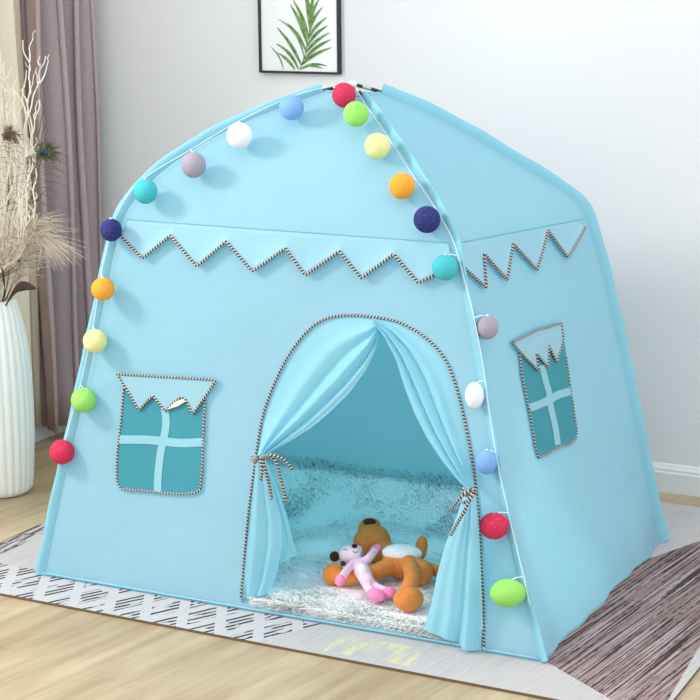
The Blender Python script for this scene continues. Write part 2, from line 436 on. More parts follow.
def rope(name, pts, r, parent, closed=False, label=None, n=8):
    pts = resample(pts, max(6, int(np.linalg.norm(np.diff(np.asarray(pts), axis=0), axis=1).sum()/.004)))
    k = MB(); P = [Vector(p) for p in pts]; prev = None; L = 0; uv = []; rows = []
    for i, p in enumerate(P):
        t = (P[min(i+1, len(P)-1)]-P[max(i-1, 0)]).normalized()
        e = t.orthogonal().normalized() if prev is None else (prev-t*prev.dot(t)).normalized()
        prev = e; b = t.cross(e)
        if i: L += (P[i]-P[i-1]).length
        rows.append([p+(e*math.cos(2*PI*q/n)+b*math.sin(2*PI*q/n))*r for q in range(n+1)])
        uv += [(L, q/n) for q in range(n+1)]
    k.grid(rows); k.uv = uv
    return k.build(name, M_BRAID, parent)

# door trim
pts = [SF(u, max(v, .002), .002) for u, v in arch_uv]
rope('door_trim', pts, .0030, tent)

# zigzag valances
zl = [(123, 236), (144.5, 258), (172.5, 235), (199, 266), (228, 241), (254.5, 271), (287, 248), (307, 275), (341, 251), (363, 278), (395, 254), (420, 283), (434, 276), (452, 262)]
zr = [(463, 269), (484, 288), (482, 254), (505, 280), (511, 244), (535, 270), (546, 231), (566, 258), (583, 228)]
def valance(S, px, tip):
    uv = np.array([inv(S, x, y, .004, .5, .55) for x, y in px])
    k = MB(); rows = []; N = 120; us = np.linspace(uv[0][0], uv[-1][0], N) if False else None
    # ruled between seam and the zigzag line
    dense = resample(uv, 140); edge = []
    rowsA = []
    for u, v in dense:
        u0 = u
        col = []
        for j in range(9):
            s = j/8; vv = .598+(v-.598)*s
            col.append(S(u0, vv, .002+tip*s*s))
        rowsA.append(col)
    k.grid(rowsA)
    o = solid(k.build('zigzag_valance', M_FLAP, tent), .0012, 0)
    rope('braid_trim', [S(u, v, .002+tip) for u, v in resample(uv, 260)], .0036, o)
    return o
def valance2(S, px, tip, u_end):
    # seam and zigzag joined column by column along the true horizontal direction of the face
    uv = np.array([inv(S, x, y, .004, .5, .55) for x, y in px])
    us = np.linspace(uv[:, 0].min(), uv[:, 0].max(), 200); vs = np.interp(us, uv[:, 0], uv[:, 1])
    k = MB(); k.grid([[S(u, .598+(v-.598)*j/8, .002+tip*(j/8)**2) for j in range(9)] for u, v in zip(us, vs)])
    o = solid(k.build('zigzag_valance', M_FLAP, tent), .0012, 0)
    rope('braid_trim', [S(u, v, .002+tip) for u, v in zip(us, vs)], .0036, o)
valance2(SF, zl, .012, 1)
valance(SR, zr, .008)

# ------------------------------------------------------------------ windows
def polyfill(name, S, px, off, mat, parent, n=24, th=.0012):
    """fill a pixel-traced outline lying on face S, tessellated so it follows the face"""
    uv = [inv(S, x, y, off, .5, .3) for x, y in px]
    bm = bmesh.new(); vs = [bm.verts.new((u, v, 0)) for u, v in uv]; f = bm.faces.new(vs)
    bmesh.ops.triangulate(bm, faces=[f])
    bmesh.ops.subdivide_edges(bm, edges=bm.edges[:], cuts=4, use_grid_fill=True)
    k = MB(); bm.verts.ensure_lookup_table(); bm.verts.index_update()
    k.add([S(v.co.x, v.co.y, off) for v in bm.verts], [[v.index for v in q.verts] for q in bm.faces])
    o = k.build(name, mat, parent, smooth=False); bm.free(); return solid(o, th, 0)
def lineuv(S, px, off, n=60):
    uv = np.array([inv(S, x, y, off, .5, .3) for x, y in px]); return [S(u, v, off) for u, v in resample(uv, n)]
def band(name, S, px, wpx, off, mat, parent):
    p = resample(catmull(px, 5), 24); rows = []
    for i in range(24):
        t = p[min(i+1, 23)]-p[max(i-1, 0)]; t /= np.linalg.norm(t); nn = np.array([-t[1], t[0]])*wpx/2
        rows.append([S(*inv(S, *(p[i]+nn*s), off, .5, .3), off) for s in (-1, -.3, .3, 1)])
    k = MB(); k.grid(rows); return k.build(name, mat, parent)
def window(S, body, trim, vb, hb, val, valtrim, extra=None):
    w_ = polyfill('window', S, body, .0045, M_PANE, tent)
    band('window_bar', S, vb[0], vb[1], .0062, M_PALE, w_)
    band('window_bar', S, hb[0], hb[1], .0066, M_PALE, w_)
    rope('braid_trim', lineuv(S, trim, .0055, 160), .0025, w_)
    polyfill('window_valance', S, val, .0085, M_FLAP, w_)
    rope('braid_trim', lineuv(S, valtrim, .0095, 160), .0028, w_)
    return w_
body = [(124, 385), (121, 420), (117.5, 450), (116.5, 470), (117, 482), (121, 489), (140, 490.5), (160, 492.5), (180, 494), (194, 493), (200, 490), (202, 470), (203, 440), (205, 400), (207, 385)]
val = [(117, 374), (216, 380), (204, 398), (192.5, 414), (186, 400), (181, 397), (174, 402), (165, 411), (153, 395.5), (146, 402), (139, 410), (129, 393)]
wf = window(SF, body, body[:-1], ([(164, 405), (166, 425), (161, 450), (158, 475), (157.5, 493)], 7.5), ([(119, 439.5), (150, 440), (180, 443), (204, 442)], 8.5),
            val, val+[val[0]])
# the flipped-up bit of the valance showing its pale lining
polyfill('lining', SF, [(166, 410), (175, 402), (184, 398), (186, 401), (178, 406)], .011, plain('lining_cream', srgb(226, 214, 200), .8), wf)
body2 = [(519.5, 352), (522, 375), (526, 395), (531, 420), (535, 445), (538.6, 458), (548, 454), (560, 446.5), (570, 444), (576, 439), (577, 432), (574, 410), (570, 385), (566, 355), (563.5, 336)]
val2 = [(512.3, 342.5), (537, 330), (561.7, 323), (563.5, 340), (557, 362), (553, 354), (549, 346), (548.3, 367.4), (542, 360), (536, 352.7), (538.6, 370.7), (525, 357)]
window(SR, body2, body2[:-1], ([(542, 365), (546, 382), (549, 392), (551, 408), (555, 425), (558, 445)], 6), ([(530, 408), (545, 402), (558, 395), (571, 391)], 8),
       val2, val2+[val2[0]])

# ------------------------------------------------------------------ door curtains
def drape(name, E0, E1, folds, amp, parent, nt=70, ns=72, off=.0, seed=0, taper=(1, 1)):
    E0 = resample(E0, nt); E1 = resample(E1, nt); rows = []
    for i in range(nt):
        t = i/(nt-1); a, b = E0[i], E1[i]; wdt = np.linalg.norm(b-a)
        nrm = np.array([.05, -1, .1]); nrm /= np.linalg.norm(nrm)
        am = amp*min(1, wdt/.06)*(taper[0]+(taper[1]-taper[0])*t)
        row = []
        for j in range(ns):
            s = j/(ns-1)
            ph = 0
            h = 0
            for (c, wd, hh) in folds:
                x = (s-c-.02*math.sin(4*t+c*9))/wd
                h += hh*math.exp(-x*x)
            row.append(a+(b-a)*s+nrm*(off+am*h*min(1, s*12)))
        rows.append(row)
    k = MB(); k.grid(rows); return k.build(name, M_DRAPE, parent)
uvp = lambda S, pts, off: [S(*inv(S, x, y, off, .5, .3), off) for x, y in pts]
# left, upper
gl = (260, 457)
c_l = bpy.data.objects.new('door_curtain', None); COL.objects.link(c_l); c_l.location = [float(q) for q in SF(*inv(SF, 260, 457))]
c_l.parent = tent; c_l.matrix_parent_inverse = parent_inv(tent); 
class PInv: pass
def child(o, parent_world):
    o.matrix_parent_inverse = Matrix.Translation(parent_world).inverted(); return o
def reparent(o, e):
    o.parent = e; o.matrix_parent_inverse = Matrix.Translation(e.location).inverted()
E0 = uvp(SF, [(378, 317), (348, 316), (328, 319), (312, 328), (298, 343), (286, 361), (276, 381), (268, 401), (262, 420), (258, 448), (256, 456)], -.002)
E1 = [on_y(x, y, Y) for x, y, Y in [(379, 334, .10), (376, 350, .10), (366, 370, .10), (350, 392, .095), (332, 410, .085), (312, 427, .07), (290, 441, .05), (272, 451, .035), (263, 459, .025)]]
f1 = [(.44, .10, .55), (.60, .05, -.35), (.74, .075, 1.1), (.86, .02, -.5), (.94, .035, .35)]
o = drape('upper_drape', E0, E1, f1, .016, tent); reparent(o, c_l)
E0 = [on_y(*q) for q in [(256, 459, .0), (254, 480, .0), (250, 520, -.004), (245, 565, -.006), (243, 599, -.008)]]
E1 = [on_y(*q) for q in [(264, 460, .0), (273, 490, .02), (281, 520, .03), (283, 545, .03), (276, 577, .03), (268, 594, .02)]]
o = drape('lower_drape', E0, E1, [(.30, .16, .8), (.52, .05, -.3), (.75, .16, 1.0)], .012, tent, taper=(.6, 1)); reparent(o, c_l)
E0 = [on_y(*q) for q in [(260, 459, .025), (266, 490, .035), (272, 520, .05), (278, 550, .07), (281, 563, .07)]]
E1 = [on_y(*q) for q in [(266, 459, .025), (278, 490, .05), (287, 515, .07), (293, 540, .09), (297.5, 555, .10)]]
o = drape('lower_drape', E0, E1, [(.4, .2, .6), (.8, .12, .6)], .01, tent); reparent(o, c_l)
# right
c_r = bpy.data.objects.new('door_curtain', None); COL.objects.link(c_r); c_r.location = [float(q) for q in SF(*inv(SF, 472, 490))]
c_r.parent = tent; c_r.matrix_parent_inverse = parent_inv(tent)
E0 = uvp(SF, [(372, 317), (398, 322), (418, 332), (435, 346), (447, 363), (455, 383), (462, 409), (468, 436), (473, 462), (475, 486)], -.002)
E1 = [on_y(*q) for q in [(374, 322, .10), (386, 338, .09), (397, 362, .085), (405, 388, .08), (414, 412, .07), (427, 438, .055), (443, 462, .04), (457, 479, .03), (468, 489, .022)]]
f2 = [(.42, .10, .5), (.56, .03, -.45), (.68, .07, .8), (.79, .025, -.4), (.90, .06, .8)]
o = drape('upper_drape', E0, E1, f2, .016, tent); reparent(o, c_r)
E0 = [on_y(*q) for q in [(466, 489, .015), (457, 515, .015), (445, 545, .005), (437, 575, -.004), (431, 605, -.012), (424, 629, -.016)]]
E1 = [on_y(*q) for q in [(476, 490, .0), (479, 530, -.002), (481, 570, -.004), (482, 610, -.004), (481, 652, -.016)]]
f3 = [(.15, .12, .4), (.38, .10, .5), (.60, .045, -.5), (.80, .11, 1.6), (.95, .03, -.3)]
o = drape('lower_drape', E0, E1, f3, .017, tent, taper=(.5, 1)); reparent(o, c_r)
# braided ties
def tie(c, gpx, tails, Y, emp):
    g = on_y(*gpx, Y)
    pts = [g+np.array([.014*math.cos(a), -.010-.014*math.sin(a)*.6, .006*math.sin(a*2)]) for a in np.linspace(-.4, PI+.4, 16)]
    o = rope('curtain_tie', pts, .0036, tent); reparent(o, emp)
    for tl in tails:
        p = catmull([on_y(x, y, yy) for x, y, yy in tl], 6); o = rope('tie_tail', p, .0036, tent); reparent(o, emp)
    k = MB(); k.ell(g+np.array([0, -.022, 0]), (.008, .007, .009)); k.uv = [(i*.004, .3) for i in range(len(k.v))]
    o = k.build('tie_knot', M_BRAID, tent); reparent(o, emp)
tie('l', (260, 457), [[(261, 457, -.03), (272, 455, -.04), (284, 460, -.03), (293, 470, -.02)], [(263, 457, -.03), (275, 460, -.035), (281, 480, -.03), (286, 502, -.025)],
    [(260, 458, -.03), (262, 470, -.035), (261, 480, -.03)], [(262, 458, -.03), (267, 475, -.03), (272, 499, -.02)]], .0, c_l)
tie('r', (471, 490), [[(470, 490, -.03), (461, 497, -.04), (450, 510, -.03)], [(472, 490, -.03), (466, 508, -.035), (458, 522, -.03), (451, 535, -.02)],
    [(473, 491, -.03), (470, 500, -.035), (463, 503, -.03)]], .0, c_r)

# ------------------------------------------------------------------ white fluffy mat
ml = thing('fluffy_mat', 'white shaggy mat covering the floor inside the blue tent', 'mat', ctr+np.array([0, 0, .003]))
def mat_pt(u, v): # along width, along depth
    a = A+(B-A)*u; d = D_+(C_-D_)*u; p = a+(d-a)*v
    return p
k = MB(); rows = []
ue, ve = (.035, .965), (.020, .965)
lift = lambda v: .085*max(0, (v-.74)/.225)**1.6
for i in range(41):
    rows.append([])
    for j in range(61):
        p = mat_pt(ue[0]+(ue[1]-ue[0])*j/60, ve[0]+(ve[1]-ve[0])*i/40)
        e = min(1, min(i, 40-i, j, 60-j)/2.0)
        z = RZ+.002+.0242*math.sqrt(e)+lift(ve[0]+(ve[1]-ve[0])*i/40)+.004*noise.noise(Vector((p[0]*9, p[1]*9, 0)))*e
        rows[-1].append((p[0], p[1], z))
k.grid(rows)
M_FLUFF = fabric('white_fleece', srgb(246, 247, 245), .5, 0, True, srgb(250, 251, 250))
k.build('mat_base', plain('fleece_base', srgb(250, 251, 250), .95, bumps=(220, .4, .004), spec=.1), ml)
rng = np.random.default_rng(3); k = MB(); vv = []; ff = []; nrms = []
NB = 78000
for i in range(NB):
    u = ue[0]+(ue[1]-ue[0])*rng.random(); v = ve[0]+(ve[1]-ve[0])*rng.random()**1.3
    if i % 9 == 0 : u, v = .45+.41*rng.random(), ve[0]+.014*rng.random()
    p = mat_pt(u, v)
    n1 = noise.noise(Vector((p[0]*38, p[1]*38, 1))); n2 = noise.noise(Vector((p[0]*38, p[1]*38, 9)))
    n3 = noise.noise(Vector((p[0]*9, p[1]*9, 4)))
    ln = .009+.006*rng.random()+.003*n3
    lean = np.array([n1*.55+rng.normal()*.5, n2*.55-.15+rng.normal()*.5, 0])
    if not .42 < u < .84: lean[1] = abs(lean[1]) if v < .06 else lean[1]
    lm = math.hypot(lean[0], lean[1]); lean *= max(1, 1.1/max(lm, .05))*.8
    if u > .93: lean[0] = -abs(lean[0])
    if u < .07: lean[0] = abs(lean[0])
    if v < .035 and .42 < u < .84: lean[1] -= .5
    base = p+np.array([0, 0, .022+lift(v)])
    if v < ve[0]+.014 and .45 < u < .86: base = p+np.array([0, 0, .003+.020*rng.random()]); lean[1] -= .6
    tip = base+lean*ln+np.array([0, 0, ln*(.55+.3*n3)])
    mid = (base+tip)/2+np.array([0, 0, .002])
    a = math.atan2(lean[1], lean[0])-PI/2+rng.normal()*.3; wv = np.array([math.cos(a), math.sin(a), 0])*(.0008+.0005*rng.random())
    nn = np.array([lean[0]*.35, lean[1]*.35, .8]); nn /= np.linalg.norm(nn); nrms += [nn]*5
    o = len(vv); vv += [base-wv, base+wv, mid+wv, mid-wv, tip]; ff += [(o, o+1, o+2, o+3), (o+3, o+2, o+4)]
k.v = [tuple(p) for p in vv]; k.f = ff; k.mi = [0]*len(ff)
NR = np.array(nrms)
pile = k.build('pile', plain('fleece_pile', srgb(248, 249, 248), .95, spec=.1), ml); pile['kind'] = 'stuff'
pile.data.normals_split_custom_set_from_vertices([tuple(q) for q in NR])
MZ = .041  # top of the pile

# ------------------------------------------------------------------ plush toys
def blob(name, parts, mat, parent, vox=.0016):
    k = MB()
    for q in parts:
        if q[0] == 'e': k.ell(q[1], q[2], q[3] if len(q) > 3 else None, 20, 14)
        else:
            P, R = q[1], q[2]; P = catmull(P, 6); R = np.interp(np.linspace(0, 1, len(P)), np.linspace(0, 1, len(R)), R)
            k.tube(P, list(R), 14); k.ell(P[0], (R[0],)*3, None, 16, 10); k.ell(P[-1], (R[-1],)*3, None, 16, 10)
    o = k.build(name, mat, parent)
    m = o.modifiers.new('join', 'REMESH'); m.mode = 'VOXEL'; m.voxel_size = vox; m.use_smooth_shade = True
    m = o.modifiers.new('soft', 'SMOOTH'); m.iterations = 6; m.factor = .6
    return o
def plush_mat(name, c, c2):
    n = NT(name); v = n.co()
    n.base(n.mix(n.ramp(n.noise(v, 60, 4, .6), .3, .7), c, c2), .85); n.b.inputs['Specular IOR Level'].default_value = .15
    n.b.inputs['Sheen Weight'].default_value = .35; n.b.inputs['Sheen Tint'].default_value = c
    n.bump(n.noise(v, 500, 3), .5, .002); return n.m
M_BEAR = plush_mat('bear_plush', srgb(218, 140, 74), srgb(202, 122, 58))
M_BELLY = plush_mat('belly_plush', srgb(244, 242, 240), srgb(232, 230, 230))
M_DARK = plush_mat('dark_plush', srgb(70, 44, 38), srgb(56, 36, 32))
M_PINK = plush_mat('pink_plush', srgb(246, 208, 224), srgb(238, 194, 214))
M_HOT = plush_mat('hot_pink_plush', srgb(242, 150, 192), srgb(236, 136, 184))
T = lambda x, y, h: on_z(x, y, MZ+h)
RC = Matrix(((math.cos(-YAW), -math.sin(-YAW), 0), (math.sin(-YAW), math.cos(-YAW), 0), (0, 0, 1)))  # local x = camera right
def rot2(deg, tilt=0): return RC@Matrix.Rotation(math.radians(deg), 3, 'Y')@Matrix.Rotation(math.radians(tilt), 3, 'X')
bear = thing('plush_bear', 'orange brown plush bear with white belly lying on its back on the white mat', 'plush toy', T(405, 572, 0))
blob('body', [
    ('e', T(372, 542, .038), (.046, .043, .043), rot2(-15)), ('e', T(370, 529, .052), (.029, .029, .028), rot2(0)), ('e', T(384, 553, .032), (.034, .030, .030)),
    ('e', T(402, 563, .032), (.050, .036, .037), rot2(12)), ('e', T(419, 572, .028), (.033, .034, .031), rot2(12)),
    ('t', [T(388, 567, .030), T(368, 574, .024), T(348, 578, .018), T(336, 576, .018)], [.021, .017, .016, .020]),
    ('e', T(333.5, 574, .020), (.025, .023, .027), rot2(25)),
    ('t', [T(408, 561, .040), T(412, 575, .050), T(409, 588, .036)], [.020, .018, .018]),
    ('e', T(408.5, 599, .023), (.034, .027, .028), rot2(0)),
    ('t', [T(428, 568, .024), T(437, 571, .022), T(452, 577, .020)], [.014, .014, .017]),
    ('t', [T(414, 561, .03), T(420, 552, .048), T(422, 543, .065)], [.016, .016, .012]),
    ('e', T(421.5, 547, .055), (.015, .013, .028), rot2(6)),
], M_BEAR, bear)
k = MB(); k.ell(T(402, 553, .056), (.047, .031, .020), rot2(3), 26, 16); k.build('belly_patch', M_BELLY, bear)['label'] = 'white belly patch'
k = MB(); k.ell(T(369.5, 521.8, .080), (.0155, .012, .0075), rot2(0)); k.build('nose', M_DARK, bear)['label'] = 'dark brown nose'
pk = thing('plush_kitten', 'small pink plush animal with dark ears leaning on the brown bear', 'plush toy', T(362, 575, 0))
blob('body', [
    ('e', T(350, 555, .046), (.031, .024, .024), rot2(-8)), ('e', T(355, 551, .058), (.018, .016, .015), rot2(0)),
    ('t', [T(357, 562, .042), T(362, 571, .038), T(367, 581, .030)], [.015, .019, .0155]),
    ('t', [T(360, 563, .046), T(368, 559, .054), T(374, 551.5, .058)], [.0105, .010, .0095]),
    ('t', [T(354, 563, .046), T(347, 570, .044), T(341, 579, .038)], [.0105, .0095, .009]),
    ('t', [T(366, 582, .026), T(369, 589, .018), T(374, 594, .012)], [.012, .010, .010]),
    ('t', [T(369, 581, .026), T(376, 587, .018), T(385, 591, .012)], [.012, .010, .010]),
], M_PINK, pk, .0013)
def lump(name, c, r, m, par, rot=None, label=None):
    k = MB(); k.ell(c, r, rot, 20, 14); o = k.build(name, m, par)
    if label: o['label'] = label
    return o
lump('paw', T(376, 549, .060), (.0135, .010, .0105), M_HOT, pk, rot2(-35), 'bright pink paw raised')
lump('paw', T(340, 580.5, .038), (.011, .011, .014), M_HOT, pk, rot2(15), 'bright pink paw hanging')
lump('foot', T(376, 595, .014), (.022, .015, .0145), M_HOT, pk, rot2(15), 'bright pink foot')
lump('foot', T(389, 592.5, .013), (.017, .014, .013), M_HOT, pk, rot2(-5), 'bright pink foot')
lump('ear', T(334.5, 556.5, .050), (.0115, .009, .0125), M_DARK, pk, rot2(0), 'dark brown ear')
lump('ear', T(343, 563.5, .056), (.006, .005, .006), M_DARK, pk, rot2(0), 'dark brown ear')
lump('nose', T(354.5, 546, .076), (.0068, .006, .0050), M_DARK, pk, rot2(0), 'dark brown nose')
lump('belly_patch', T(362.5, 569.5, .0535), (.0105, .007, .015), M_BELLY, pk, rot2(-25), 'white belly patch')
lump('face_patch', T(350, 554.5, .054), (.0265, .0205, .021), plush_mat('face_plush', srgb(248, 228, 236), srgb(242, 218, 228)), pk, rot2(0), 'whitish face patch')
k = MB(); k.tube([T(343, 550, .075), T(345, 549, .0765), T(347, 550, .0765)], .0009, 6); k.build('eye', M_DARK, pk)
k = MB(); k.tube([T(353, 551.5, .0765), T(355.5, 553, .0765), T(358, 551.4, .075)], .0009, 6); k.build('mouth', M_DARK, pk)

# ------------------------------------------------------------------ string of cotton ball lights
RED, GRN, YEL, ORA, NAV, TEA, GRY, WHT, BLU = (srgb(200, 44, 80), srgb(146, 212, 100), srgb(218, 222, 152), srgb(232, 160, 50), srgb(40, 46, 108), srgb(64, 178, 188), srgb(158, 150, 164), srgb(232, 236, 242), srgb(122, 166, 226))
def ball_mat(name, c):
    n = NT('ball_'+name); v = n.co(); vo = n.N('ShaderNodeTexVoronoi', feature='DISTANCE_TO_EDGE'); n.L(v, vo.inputs['Vector']); vo.inputs['Scale'].default_value = 170
    hi = tuple(x+(1-x)*.35 for x in c[:3])+(1,)
    fib = n.ramp(n.noise(n.mapn(v, (260, 260, 700)), 1, 3, .7), .58, .72)
    n.base(n.mix(n.M('MULTIPLY', fib, .55), c, hi), .75); n.b.inputs['Specular IOR Level'].default_value = .2
    n.bump(n.noise(v, 420, 3), .5, .002); return n.m
BM = {a: ball_mat(a, c) for a, c in dict(red=RED, green=GRN, pale_yellow=YEL, orange=ORA, navy=NAV, teal=TEA, grey=GRY, white=WHT, blue=BLU).items()}
FR, RR = SF, SR
balls = [ # px, py, half width px, half height px, colour, face, stand-off, where
 (62, 452, 12.5, 12.5, 'red', FR, .020, 'lowest on the left pole'), (83.5, 400, 12.5, 12.5, 'green', FR, .025, 'low on the left pole'), (95, 341, 12, 12, 'pale_yellow', FR, .032, 'left pole'),
 (103, 289, 11.7, 11.7, 'orange', FR, .04, 'left pole'), (111, 230, 11, 11.5, 'navy', FR, .035, 'at the left shoulder'), (145.5, 191.5, 12, 12.5, 'teal', FR, .042, 'above the left shoulder'),
 (193.5, 165, 12.5, 13, 'grey', FR, .042, 'left roof edge'), (239.5, 135.5, 13, 13, 'white', FR, .042, 'left roof edge'), (291.5, 107.5, 12.5, 12.5, 'blue', FR, .04, 'left roof edge'),
 (344, 95, 12, 12.5, 'red', FR, .03, 'at the tent top'), (356, 114, 12.8, 12.8, 'green', FR, .045, 'below the tent top'), (377.5, 146, 13, 13, 'pale_yellow', FR, .038, 'front roof edge'),
 (402, 186, 13, 13.2, 'orange', FR, .036, 'front roof edge'), (427, 219.5, 13.6, 13.6, 'navy', FR, .034, 'above the front shoulder'), (445, 267.5, 13, 13, 'teal', FR, .032, 'on the front corner'),
 (487, 327.5, 11.5, 12.3, 'grey', RR, .027, 'front corner pole'), (474.5, 395.5, 9.5, 14, 'white', FR, .027, 'front corner pole'), (486.5, 462, 10.5, 13, 'blue', FR, .027, 'front corner pole'),
 (494, 526, 15, 13.5, 'red', FR, .032, 'low on the front corner'), (508, 593, 18, 14.2, 'green', FR, .032, 'lowest on the front corner')]
sl = thing('string_light', 'string of coloured cotton ball lights draped over the poles of the blue tent', 'string lights', HUB)
ballobs = []; RB_inv = (Matrix.Rotation(-YAW, 3, 'Z')@Matrix.Rotation(.2, 3, 'X')).inverted()
cpos = []
for x, y, a, b, col, S, off, where in balls:
    u, v = inv(S, x, y, off, .05 if S is FR and x < 250 else .9 if S is FR else .1, min(.9, max(.05, (600-y)/560)))
    c = S(u, v, off); dist = (c-CAM)@FW; cpos.append(c)
    k = MB(); k.ell((0, 0, 0), (a*dist/FPX, min(a, b)*dist/FPX, b*dist/FPX), None, 32, 22)
    o = k.build('cotton_ball', BM[col], None); o.parent = sl; o.rotation_euler = (0.2, 0, -YAW)
    o.matrix_parent_inverse = Matrix.Translation(Vector([float(q) for q in HUB])).inverted(); o.location = [float(q) for q in c]
    ballobs.append(o); o['label'] = col.replace('_', ' ')+' cotton ball, '+where
# cord
vA = [(.20, -.010), (.26, -.012), (.33, -.010), (.40, -.008), (.5, -.004), (.6, .0)]
cl = []
for (x, y, a, b, *_), c in list(zip(balls, cpos))[:5]:
    cl.append(np.array(c)+RT*(-.0)+np.array([-.012, .012, .030]))
leftpts = [(57, 470), (66, 437), (80, 385), (93, 326), (101, 274), (109, 240), (116, 216), (130, 192), (150, 174), (190, 150), (239, 121), (291, 97), (330, 86), (352, 82)]
def polept(P0, px, lift):
    h = HUB-P0; n = np.array([-h[1], h[0], 0]); n /= np.linalg.norm(n); p = on_pl(px[0], px[1], P0, n)
    tocam = CAM-p; tocam /= np.linalg.norm(tocam); return p+tocam*lift
cordL = catmull([polept(A, q, .012) for q in leftpts], 6)
rightpts = [(354, 83), (362, 99), (386, 134), (410, 171), (432, 203), (452, 238), (463, 275), (474, 318), (484, 372), (491, 425), (501, 480), (510, 520), (522, 570), (530, 605)]
cordR = catmull([polept(B, q, .02) for q in rightpts], 6)
k = MB(); k.tube(list(cordL)+list(cordR[1:]), .0008, 8); k.build('cord', M_CORD, sl)
allc = np.vstack([cordL, cordR])
for c, bo in zip(cpos, ballobs):
    q = c+np.array([0, 0, .024]); e = allc[np.argmin(((allc-q)**2).sum(1))]
    loc = lambda p: np.array(RB_inv@Vector([float(t) for t in (p-c)]))
    k = MB(); k.tube([loc(q), loc((q+e)/2+np.array([0, 0, .004])), loc(e)], .0011, 6); k.ell(loc(q), (.004, .004, .005), None, 10, 8)
    o = k.build('lead_wire', M_CORD, None); o.parent = bo

# ------------------------------------------------------------------ framed print
YP = YW
a = on_y(260, 74, YP); b = on_y(344, 76, YP); x0, x1, z0 = a[0]+.008, b[0]-.006, 1.118; z1 = z0+.40
fr = thing('picture_frame', 'thin black framed palm leaf print hanging on the wall above the tent', 'picture', ((x0+x1)/2, YW, z0))
k = MB(); t, dp = .0065, .020
k.box((x0, YP-dp, z0), (x0+t, YP-.001, z1)); k.box((x1-t, YP-dp, z0), (x1, YP-.001, z1))
k.box((x0+t, YP-dp, z0), (x1-t, YP-.001, z0+t)); k.box((x0+t, YP-dp, z1-t), (x1-t, YP-.001, z1)); mod_bevel(k.build('frame', M_BLACK, fr, smooth=False), .001)
k = MB(); k.box((x0+t, YP-.012, z0+t), (x1-t, YP-.002, z1-t)); k.build('paper', plain('print_paper', srgb(240, 241, 242), .5), fr, smooth=False)
def leafm():
    n = NT('palm_print'); v = n.co(); g = n.noise(n.mapn(v, (60, 1, 60)), 1, 4, .7)
    n.base(n.mix(n.ramp(g, .3, .7), srgb(44, 88, 28), srgb(132, 168, 88)), .6); return n.m
k = MB()
Z = lambda X, Y_: np.array([240+X/4.375, Y_/4.375])
def P3(X, Y_, d=.0135): q = Z(X, Y_); return on_y(q[0], q[1], YP-d)
stem = [(262, 303), (274, 270), (284, 240), (291, 205), (297, 170), (304, 135), (310, 95), (314, 50), (317, 0), (318, -60)]
sp = catmull([P3(*q) for q in stem], 6); k.tube(sp, .0012, 6)
def leaflet(p0, p1, bend, wd):
    a = np.array(P3(*p0)); b = np.array(P3(*p1)); d = b-a; L = np.linalg.norm(d); d /= L; nn = np.array([-d[2], 0, d[0]])
    rows = []
    for i in range(13):
        s = i/12; c = a+d*L*s+nn*bend*L*math.sin(PI*s); ww = 1.4*wd*math.sin(PI*min(1, s*.93+.05))**.7*(1-s*.35)
        rows.append([c-nn*ww, c+np.array([0, -.0006, 0]), c+nn*ww])
    k.grid(rows)
for p0, p1, bn, wd in [((262, 303), (382, 288), .10, .0035), ((268, 285), (402, 207), .06, .0042), ((278, 262), (398, 172), .06, .0042), ((286, 232), (392, 142), .06, .0042), ((291, 205), (385, 110), .07, .0042),
                       ((297, 172), (380, 75), .07, .0040), ((303, 140), (362, 30), .08, .0040), ((308, 108), (350, -10), .08, .004), ((312, 70), (330, -50), .05, .004), ((300, 290), (365, 300), .05, .002),
                       ((256, 303), (158, 190), -.10, .0042), ((190, 303), (130, 200), -.10, .0018), ((268, 285), (160, 118), -.05, .0044), ((280, 250), (166, 82), -.14, .0028), ((288, 225), (205, 100), -.08, .0036),
                       ((294, 195), (220, 20), -.05, .0052), ((299, 165), (232, 0), -.05, .0048), ((305, 125), (285, -20), -.03, .005), ((240, 303), (165, 230), -.06, .004), ((311, 80), (270, -60), -.03, .005)]:
    leaflet(p0, p1, bn, wd)
k.build('palm_leaf_print', leafm(), fr)

# ------------------------------------------------------------------ curtains by the left wall
def cloth_mat(name, c, c2):
    n = NT(name); v = n.co(); n.base(n.mix(n.ramp(n.noise(n.mapn(v, (400, 400, 60)), 1, 3), .3, .7), c, c2), .9)
    n.b.inputs['Specular IOR Level'].default_value = .1; n.bump(n.noise(v, 300, 2), .2, .002); return n.m
def curtain(name, y0, y1, X, amp, nf, z0, mat, label, ph=0, sharp=1.0):
    k = MB(); rows = []; N = 260
    for i in range(N+1):
        s = i/N; y = y0+(y1-y0)*s
        row = []
        for j in range(25):
            z = z0+(2.45-z0)*j/24
            th = 2*PI*(nf*s)+ph+.5*math.sin(3.1*s*PI+1)+.12*math.sin(z*2.2+s*6)
            wv = math.sin(th)
            xx = X+amp*(math.copysign(abs(wv)**sharp, wv))*(1+.25*math.sin(5*s+z*.4))+.006*math.sin(z*5+s*11)
            yy = y+.012*math.sin(2*th)*(amp/.03)+ .01*(1.2-z)*math.sin(s*7)
            row.append((xx, yy, z))
        rows.append(row)
    k.grid(rows); o = solid(k.build(name, mat, None), .002, 0); return tag(o, label, 'curtain')
curtain('drape_curtain', .895, 1.262, XL+.085, .046, 3.8, .052, cloth_mat('mauve_cloth', srgb(182, 164, 164), srgb(168, 151, 152)), 'heavy mauve grey curtain hanging beside the room corner', .8, .6)
curtain('sheer_curtain', .25, .935, XL+.055, .022, 9, .06, cloth_mat('cream_cloth', srgb(240, 228, 205), srgb(230, 218, 196)), 'cream curtain hanging behind the white vase', .3)

